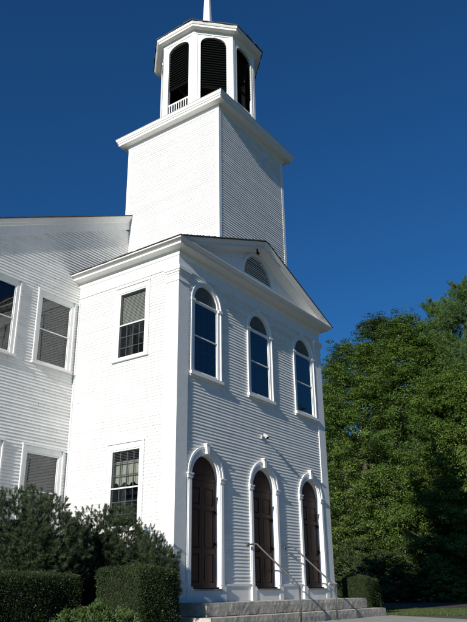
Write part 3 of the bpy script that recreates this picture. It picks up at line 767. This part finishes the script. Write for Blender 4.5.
def build_tree(name, label, cat, x, y, h, rw, seed, leafm, leaf=.2, nclump=260, per=190, low=.12, shape='round', lean=(0, 0), group=None, fl=1.0):
    rng = np.random.default_rng(seed); rr = random.Random(seed)
    z0 = float(gz(x, y)); t = thing(name, label, cat, group, (x, y, z0))
    mb = MB(); r0 = h * .016 + .07; pts = []; rad = []
    for i in range(8):
        s = i / 7; pts.append((lean[0] * s + rr.uniform(-.1, .1) * s * 2, lean[1] * s + rr.uniform(-.1, .1) * s * 2, h * .93 * s - .1)); rad.append(r0 * (1 - s) ** .8 * (1.25 if i == 0 else 1) + .015)
    mb.tube(pts, rad, 9)
    # clump centres in an uneven envelope
    lob = [(rng.uniform(0, 2 * np.pi), rng.uniform(.0, 1), rng.uniform(.12, .3)) for _ in range(9)]
    cs = []
    while len(cs) < nclump:
        s = rng.uniform(0, 1); a = rng.uniform(0, 2 * np.pi)
        if shape == 'round': e = math.sin(math.pi * min(1, (s * .92 + .08)) ** .8) ** .6
        else: e = (1 - s) ** .8 * (1 if s > .1 else s / .1 * .4 + .6)
        R = rw * e * (1 + sum(w_ * math.cos(a - la) * math.exp(-((s - ls) / .25) ** 2) for la, ls, w_ in lob))
        r = R * math.sqrt(rng.uniform(.10, 1)) if rng.random() < .75 else R * rng.uniform(.85, 1.08)
        cs.append((lean[0] * s + r * math.cos(a), lean[1] * s + r * math.sin(a), h * (low + (1 - low) * s)))
    cs = np.array(cs)
    for k in rng.choice(len(cs), min(46, len(cs)), replace=False):
        c = cs[k] * np.array([.8, .8, .95]); zb = max(h * .1, c[2] - (0.5 + .45 * math.hypot(c[0], c[1]))); s = zb / (h * .93)
        p0 = Vector((lean[0] * s, lean[1] * s, zb)); p1 = Vector(c); mid = p0.lerp(p1, .5) + Vector((rr.uniform(-.3, .3), rr.uniform(-.3, .3), rr.uniform(-.1, .5)))
        mb.tube([p0, mid, p1], [r0 * .35 * (1 - s) + .03, r0 * .2 * (1 - s) + .02, .012], 5, cap=False)
    mb.build('trunk', BARK, t)
    if shape == 'pine': return t, cs, rng
    # leaves: small sprays around every clump
    rc = rw * .145 * rng.uniform(.6, 1.5, (len(cs), 1))
    sub = 6
    sc = (cs[:, None, :] + rng.normal(0, .62, (len(cs), sub, 3)) * rc[:, None, :] * np.array([1, 1, .62])).reshape(-1, 3)
    m_ = max(4, int(per * 2.7) // sub)
    dd = unit(rng.normal(0, 1, (len(sc), m_, 3))); dd[:, :, 2] = np.abs(dd[:, :, 2]) * np.where(rng.random((len(sc), m_)) < .8, 1, -.4)
    off = dd * rng.uniform(.75, 1.08, (len(sc), m_, 1)) * np.array([1, 1, .62]) * (rw * .095) * rng.uniform(.6, 1.35, (len(sc), 1, 1))
    C = (sc[:, None, :] + off); axis = np.array([lean[0] * .5, lean[1] * .5, h * .45])
    Nn = unit(off) * .9 + np.array([0, 0, .45]) + unit(C - axis) * .3
    P = leaves(C.reshape(-1, 3), Nn.reshape(-1, 3), leaf, leaf * .8, rng, .30)
    quads_mesh('crown', P, leafm, t)
    return t, cs, rng

def build_pine(name, label, x, y, h, rw, seed, group=None, mt=None, nb=150, low=.1, cat='pine tree'):
    rng = np.random.default_rng(seed); rr = random.Random(seed); z0 = float(gz(x, y)); t = thing(name, label, cat, group, (x, y, z0))
    mb = MB(); r0 = .2 + h * .012
    mb.tube([(0, 0, -.1), (0.1, 0, h * .3), (0, .1, h * .6), (0, 0, h)], [r0, r0 * .75, r0 * .45, .02], 9)
    TC = []; TD = []
    for k in range(nb):
        s = low + (1 - low) * (k + rr.random()) / nb; z = h * s; e = (1 - s) ** .7 * .92 + .08; a = rr.uniform(0, 6.283)
        Lb = rw * e * rr.uniform(.65, 1.15); up = .15 + .55 * s
        dirv = Vector((math.cos(a), math.sin(a), 0)); p0 = Vector((0, 0, z)); p1 = p0 + dirv * Lb * .6 + Vector((0, 0, Lb * up * .3)); p2 = p0 + dirv * Lb + Vector((0, 0, Lb * up))
        mb.tube([p0, p1, p2], [.05 * e + .02, .03, .01], 5, cap=False)
        nt_ = int(6 + Lb * 9)
        for i in range(nt_):
            q = .25 + .75 * (i + rr.random()) / nt_; c = p0.lerp(p1, q / .6) if q < .6 else p1.lerp(p2, (q - .6) / .4)
            sp = Lb * .15 * (1.1 - abs(q - .6)); c = c + Vector((rr.gauss(0, sp), rr.gauss(0, sp), rr.gauss(0, sp * .3) + .1))
            TC.append(c); TD.append((dirv * .5 + Vector((rr.gauss(0, .4), rr.gauss(0, .4), .75))).normalized())
    mb.build('trunk', BARK, t)
    TC = np.array(TC); TD = np.array(TD); m_ = 34
    C = np.repeat(TC, m_, 0) + rng.normal(0, .07, (len(TC) * m_, 3)) + np.repeat(TD, m_, 0) * rng.uniform(0, .35, (len(TC) * m_, 1))
    Dd = np.repeat(TD, m_, 0) * .6 + rng.normal(0, .55, (len(TC) * m_, 3))
    quads_mesh('crown', needles(C, Dd, .20, .035, rng), mt or PINEN, t)
    return t
#TREES#
TG = 'trees behind the church'
TS = 1.46
def at(u, v_base_dist):
    """ground point at horizontal distance dist along picture column u (467 px wide picture), for planning the planting"""
    v_base_dist *= TS; d = F_ + R2 * ((u - 233.5) / 683.33); h = Vector((d.x, d.y)).normalized()
    return CAM.x + h.x * v_base_dist, CAM.y + h.y * v_base_dist
T_ = build_tree
def TT(name, label, cat, x, y, h, rw, seed, leafm, leaf, *a, **k): return build_tree(name, label, cat, x, y, .83 + (h - .83) * TS, rw * TS, seed, leafm, leaf * .64, *a, **k)
def PP(name, label, x, y, h, rw, seed, **k): return build_pine(name, label, x, y, .83 + (h - .83) * TS, rw * TS, seed, **k)
x, y = at(352, 47); TT('maple_tree', 'full green maple directly beside the right corner of the church', 'tree', x, y, 17.2, 4.6, 11, MAPLE, .22, 330, 200, .12, group=TG)
x, y = at(402, 45); TT('maple_tree', 'broad green maple in the middle of the tree row, behind the small clipped hedge', 'tree', x, y, 17.6, 5.0, 12, MAPLE, .22, 380, 200, .10, group=TG)
x, y = at(440, 41); TT('maple_tree', 'lower bright green maple in front of the tall pine', 'tree', x, y, 12.6, 4.4, 13, MAPLE, .21, 300, 200, .16, group=TG)
x, y = at(334, 56); TT('yellowing_tree', 'slim yellow-green tree showing its top just past the pediment tip', 'tree', x, y, 18.6, 3.6, 14, MAPLE2, .26, 200, 150, .12, group=TG)
x, y = at(376, 60); TT('oak_tree', 'dark-leaved tree whose top rises behind the maples', 'tree', x, y, 24.0, 5.0, 15, OAK, .28, 260, 160, .2, group=TG)
x, y = at(463, 46); PP('pine_tree', 'tall soft-needled pine at the right edge of the photo', x, y, 20.1, 6.6, 16, group=TG, nb=250)
x, y = at(434, 49); PP('pine_tree', 'second pine, its narrow tips rising left of the tallest pine', x, y, 20.3, 5.0, 17, group=TG, nb=210)
x, y = at(490, 46); PP('pine_tree', 'pine just beyond the right edge of the photo', x, y, 20.5, 5.2, 18, group=TG, nb=140)
x, y = at(520, 40); TT('maple_tree', 'green maple outside the right edge of the photo', 'tree', x, y, 15, 4.8, 22, MAPLE, .24, 240, 150, .12, group=TG)
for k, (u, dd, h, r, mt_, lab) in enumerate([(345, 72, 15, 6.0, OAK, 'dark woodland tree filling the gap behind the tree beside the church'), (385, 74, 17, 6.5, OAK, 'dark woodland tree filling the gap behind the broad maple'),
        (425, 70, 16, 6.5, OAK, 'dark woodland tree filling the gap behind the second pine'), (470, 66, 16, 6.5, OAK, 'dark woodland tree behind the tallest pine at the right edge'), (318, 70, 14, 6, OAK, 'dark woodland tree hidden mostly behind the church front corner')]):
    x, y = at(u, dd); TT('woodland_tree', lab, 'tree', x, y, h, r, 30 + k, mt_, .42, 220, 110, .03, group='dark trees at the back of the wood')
# unseen trees added across the road to block low sky light and be mirrored
x_ = [(14, -44, 21, 6.5), (27, -40, 24, 7), (41, -37, 22, 6.5), (55, -34, 24, 7), (2, -47, 22, 7), (70, -30, 22, 7)]
for k, (x, y, h, r) in enumerate(x_): build_tree('roadside_tree', ['round green tree across the road, second from the photographer', 'tall green tree across the road, opposite the church front', 'green tree across the road, right of the tallest one', 'tall green tree across the road beyond the steps', 'green tree across the road, nearest the photographer', 'green tree across the road, farthest from the photographer'][k], 'tree', x, y, h, r, 90 + k, MAPLE, .34, 170, 70, .1, group='trees across the road')
# understorey shrubs
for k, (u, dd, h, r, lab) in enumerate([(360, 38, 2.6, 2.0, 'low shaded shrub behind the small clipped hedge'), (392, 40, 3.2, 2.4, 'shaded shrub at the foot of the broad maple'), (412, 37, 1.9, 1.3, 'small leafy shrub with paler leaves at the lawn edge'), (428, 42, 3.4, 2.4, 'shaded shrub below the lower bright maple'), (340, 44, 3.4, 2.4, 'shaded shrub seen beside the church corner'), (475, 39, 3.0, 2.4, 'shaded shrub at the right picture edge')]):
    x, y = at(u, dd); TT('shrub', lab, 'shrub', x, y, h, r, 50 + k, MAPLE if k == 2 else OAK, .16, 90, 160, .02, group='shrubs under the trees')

# ------------------------------------------------------------------ clipped hedges
def hedge(x0, x1, y0, y1, h, seed, label, dens=9000, group='clipped yew hedges', leaf=.027):
    rng = np.random.default_rng(seed); cx, cy = (x0 + x1) / 2, (y0 + y1) / 2; z0 = float(gz(cx, cy)) - .03
    t = thing('clipped_hedge', label, 'hedge', group, (cx, cy, z0)); a, b = (x1 - x0) / 2, (y1 - y0) / 2
    # rounded box by superellipse
    def shell(n, k):
        th = rng.uniform(-1, 1, (n, 3)); th = th * np.array([1, 1, 1])
        f = rng.integers(0, 5, n); p = rng.uniform(-1, 1, (n, 3))
        areas = np.array([b * h, b * h, a * h, a * h, a * b * 2]); f = rng.choice(5, n, p=areas / areas.sum())
        p[f == 0, 0] = -1; p[f == 1, 0] = 1; p[f == 2, 1] = -1; p[f == 3, 1] = 1; p[f == 4, 2] = 1
        q = p * np.array([a, b, h / 2]); rc = .16
        inner = np.array([a - rc, b - rc, h / 2 - rc]); c = np.clip(q, -inner, inner); c[:, 2] = np.clip(q[:, 2], -h / 2, h / 2 - rc)
        dv = q - c; nrm = unit(dv); nrm[np.linalg.norm(dv, axis=1) < 1e-6] = (0, 0, 1)
        bul = .035 * np.sin(q[:, 0:1] * 3.1 + seed) * np.sin(q[:, 1:2] * 3.7) + .03 * np.sin(q[:, 2:3] * 5 + q[:, 0:1] * 4)
        pos = c + nrm * (rc * k + bul); pos[:, 2] += h / 2
        return pos, nrm
    area = 2 * (2 * b * h + 2 * a * h) + 4 * a * b; n = int(area * dens)
    pos, nrm = shell(n, 1.0); pos = pos - nrm * np.abs(rng.normal(0, .045, (n, 1))) + nrm * rng.exponential(.008, (n, 1))
    quads_mesh('foliage', leaves(pos, nrm * .8 + np.array([0, 0, .2]), leaf, leaf * .42, rng, .75), YEW, t)
    n2 = int(area * 420); pos, nrm = shell(n2, 1.0); pos = pos + nrm * rng.exponential(.018, (n2, 1))
    quads_mesh('new_growth', leaves(pos, rng.normal(0, 1, (n2, 3)), leaf * 1.2, leaf * .4, rng, .5), YEWT, t)
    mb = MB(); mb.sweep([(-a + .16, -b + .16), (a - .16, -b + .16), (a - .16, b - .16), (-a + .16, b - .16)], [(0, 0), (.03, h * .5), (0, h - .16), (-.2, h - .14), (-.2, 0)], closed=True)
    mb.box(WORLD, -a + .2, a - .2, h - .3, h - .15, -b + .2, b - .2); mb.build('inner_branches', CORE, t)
    return t
hedge(-4.72, -3.50, -3.15, -1.95, 1.36, 61, 'flat-topped clipped hedge in front of the pines, nearest the steps')
hedge(-10.5, -4.5, -1.5, -.1, 1.37, 62, 'flat-topped clipped hedge at the lower left corner of the photo')
hedge(10.2, 11.5, -.75, .35, 1.32, 63, 'small clipped hedge right of the granite steps under the trees')

# ------------------------------------------------------------------ mugo pines
def mugo(x, y, h, rx, ry, seed, label, nsh=900, lead=None):
    rng = np.random.default_rng(seed); rr = random.Random(seed); z0 = float(gz(x, y)) - .03
    t = thing('mountain_pine', label, 'shrub', 'bushy pines against the church wall', (x, y, z0))
    lob = rng.normal(0, 1, (16, 3)); lob = unit(lob); lob[:, 2] = np.abs(lob[:, 2]); amp = rng.uniform(.03, .17, 16)
    d = unit(rng.normal(0, 1, (nsh, 3))); d[:, 2] = np.abs(d[:, 2]) * rng.uniform(-.15, 1, nsh); d = unit(d)
    R = .82 + (np.exp(-((1 - d @ lob.T) / .06)) * amp).sum(1)
    rad = R * np.where(rng.random(nsh) < .7, rng.uniform(.86, 1.04, nsh), rng.uniform(.45, .9, nsh))
    C = d * rad[:, None] * np.array([rx, ry, h * .62]) + np.array([0, 0, h * .36]); C += rng.normal(0, .05, C.shape); C[:, 2] = np.maximum(C[:, 2], .06)
    up = np.array([0, 0, 1.0]); sd = unit(d * .8 + up * .5 + rng.normal(0, .42, (nsh, 3)))
    mb = MB()
    for i in rng.choice(nsh, min(nsh, 110), replace=False):
        c = Vector(C[i]) * .88; b_ = Vector((rr.uniform(-.2, .2) * rx, rr.uniform(-.2, .2) * ry, 0)); mb.tube([b_, b_.lerp(c, .55) + Vector((0, 0, -.08)), c], [.035, .02, .006], 5, cap=False)
    mb.build('branches', BARK, t)
    m_ = 92; SL_ = .12
    s = rng.uniform(0, 1, (nsh, m_, 1)) ** .8; base = C[:, None, :] + sd[:, None, :] * (s - .35) * SL_
    dirs = sd[:, None, :] * (.45 + .5 * s) + unit(rng.normal(0, 1, (nsh, m_, 3))) * .75
    tip = rng.random(nsh) < .35
    f = lambda k: needles(base[k].reshape(-1, 3), dirs[k].reshape(-1, 3), .078, .0055, rng)
    quads_mesh('needles', f(~tip), MUGO, t); quads_mesh('tip_needles', f(tip), MUGOT, t)
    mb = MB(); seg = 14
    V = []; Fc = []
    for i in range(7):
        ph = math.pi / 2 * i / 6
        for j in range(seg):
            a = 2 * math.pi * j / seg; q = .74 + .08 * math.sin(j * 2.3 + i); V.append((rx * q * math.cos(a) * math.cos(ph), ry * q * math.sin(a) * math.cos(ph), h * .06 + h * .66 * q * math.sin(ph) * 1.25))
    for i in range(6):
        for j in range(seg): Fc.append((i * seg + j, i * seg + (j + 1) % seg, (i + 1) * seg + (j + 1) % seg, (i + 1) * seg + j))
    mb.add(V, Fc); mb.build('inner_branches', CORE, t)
mugo(-3.9, 1.3, 3.5, 2.0, 1.7, 71, 'largest bushy dark pine at the left edge of the photo', 4800)
mugo(-1.75, .75, 3.2, 1.25, 1.15, 72, 'bushy pine in front of the lower side window', 3000)
mugo(-1.5, -.6, 2.3, .66, .65, 73, 'smallest bushy pine beside the church corner', 1500)
mugo(-7.4, 2.2, 2.9, 1.7, 1.5, 74, 'bushy pine outside the left edge of the photo', 1500)

# ------------------------------------------------------------------ spreading juniper
def juniper(x, y, h, r, seed, label):
    rng = np.random.default_rng(seed); z0 = float(gz(x, y)) - .03; t = thing('juniper_bush', label, 'shrub', None, (x, y, z0))
    ns = 1700; d = unit(rng.normal(0, 1, (ns, 3))); d[:, 2] = np.abs(d[:, 2]); R = rng.uniform(.7, 1.0, ns) + .1 * np.sin(d[:, 0] * 9) * np.sin(d[:, 1] * 8)
    C = d * R[:, None] * np.array([r, r * .9, h * .9]); sd = unit(d * np.array([1, 1, .4]) + np.array([0, 0, .45]) + rng.normal(0, .35, (ns, 3)))
    m_ = 52; s = rng.uniform(0, 1, (ns, m_, 1)); base = C[:, None, :] + sd[:, None, :] * (s - .6) * .12 + rng.normal(0, .02, (ns, m_, 3))
    dirs = sd[:, None, :] + rng.normal(0, .55, (ns, m_, 3)); quads_mesh('foliage', needles(base.reshape(-1, 3), dirs.reshape(-1, 3), .05, .011, rng), JUNI, t)
    mb = MB()
    for i in range(60):
        a = rng.uniform(0, 6.28); q = rng.uniform(.3, .8); mb.tube([(0, 0, 0), (r * q * .5 * math.cos(a), r * q * .5 * math.sin(a), h * .3), (r * q * math.cos(a), r * q * math.sin(a), h * .5)], [.03, .02, .008], 5, cap=False)
    mb.build('branches', BARK, t)
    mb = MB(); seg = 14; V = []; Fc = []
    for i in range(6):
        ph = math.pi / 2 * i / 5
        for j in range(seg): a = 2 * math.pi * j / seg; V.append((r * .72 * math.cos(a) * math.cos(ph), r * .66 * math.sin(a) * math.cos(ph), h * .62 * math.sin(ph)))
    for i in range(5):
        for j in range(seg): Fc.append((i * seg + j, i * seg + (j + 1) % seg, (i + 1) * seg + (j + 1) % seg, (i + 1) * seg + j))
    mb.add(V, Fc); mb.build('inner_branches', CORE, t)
juniper(-6.9, -4.3, 1.0, .95, 81, 'light green spreading juniper mound in front of the clipped hedges')

# ------------------------------------------------------------------ lawn grass near the trees
rng = np.random.default_rng(5); n = 45000
gx = rng.uniform(10.6, 19, n); gy = rng.uniform(-8, 3, n); k = gy > -1.3 - (gx < 10.5) * 9; C = np.stack([gx, gy, gz(gx, gy) - .01], 1)
g = quads_mesh('grass', needles(C, rng.normal(0, .35, (n, 3)) + np.array([0, 0, 1]), .07, .012, rng), mat('grass_blade', (.06, .085, .022), .6, island=.35, transl=.2, var=.3), None); g['kind'] = 'stuff'; g['label'] = 'short lawn grass beyond the steps'; g['category'] = 'grass'
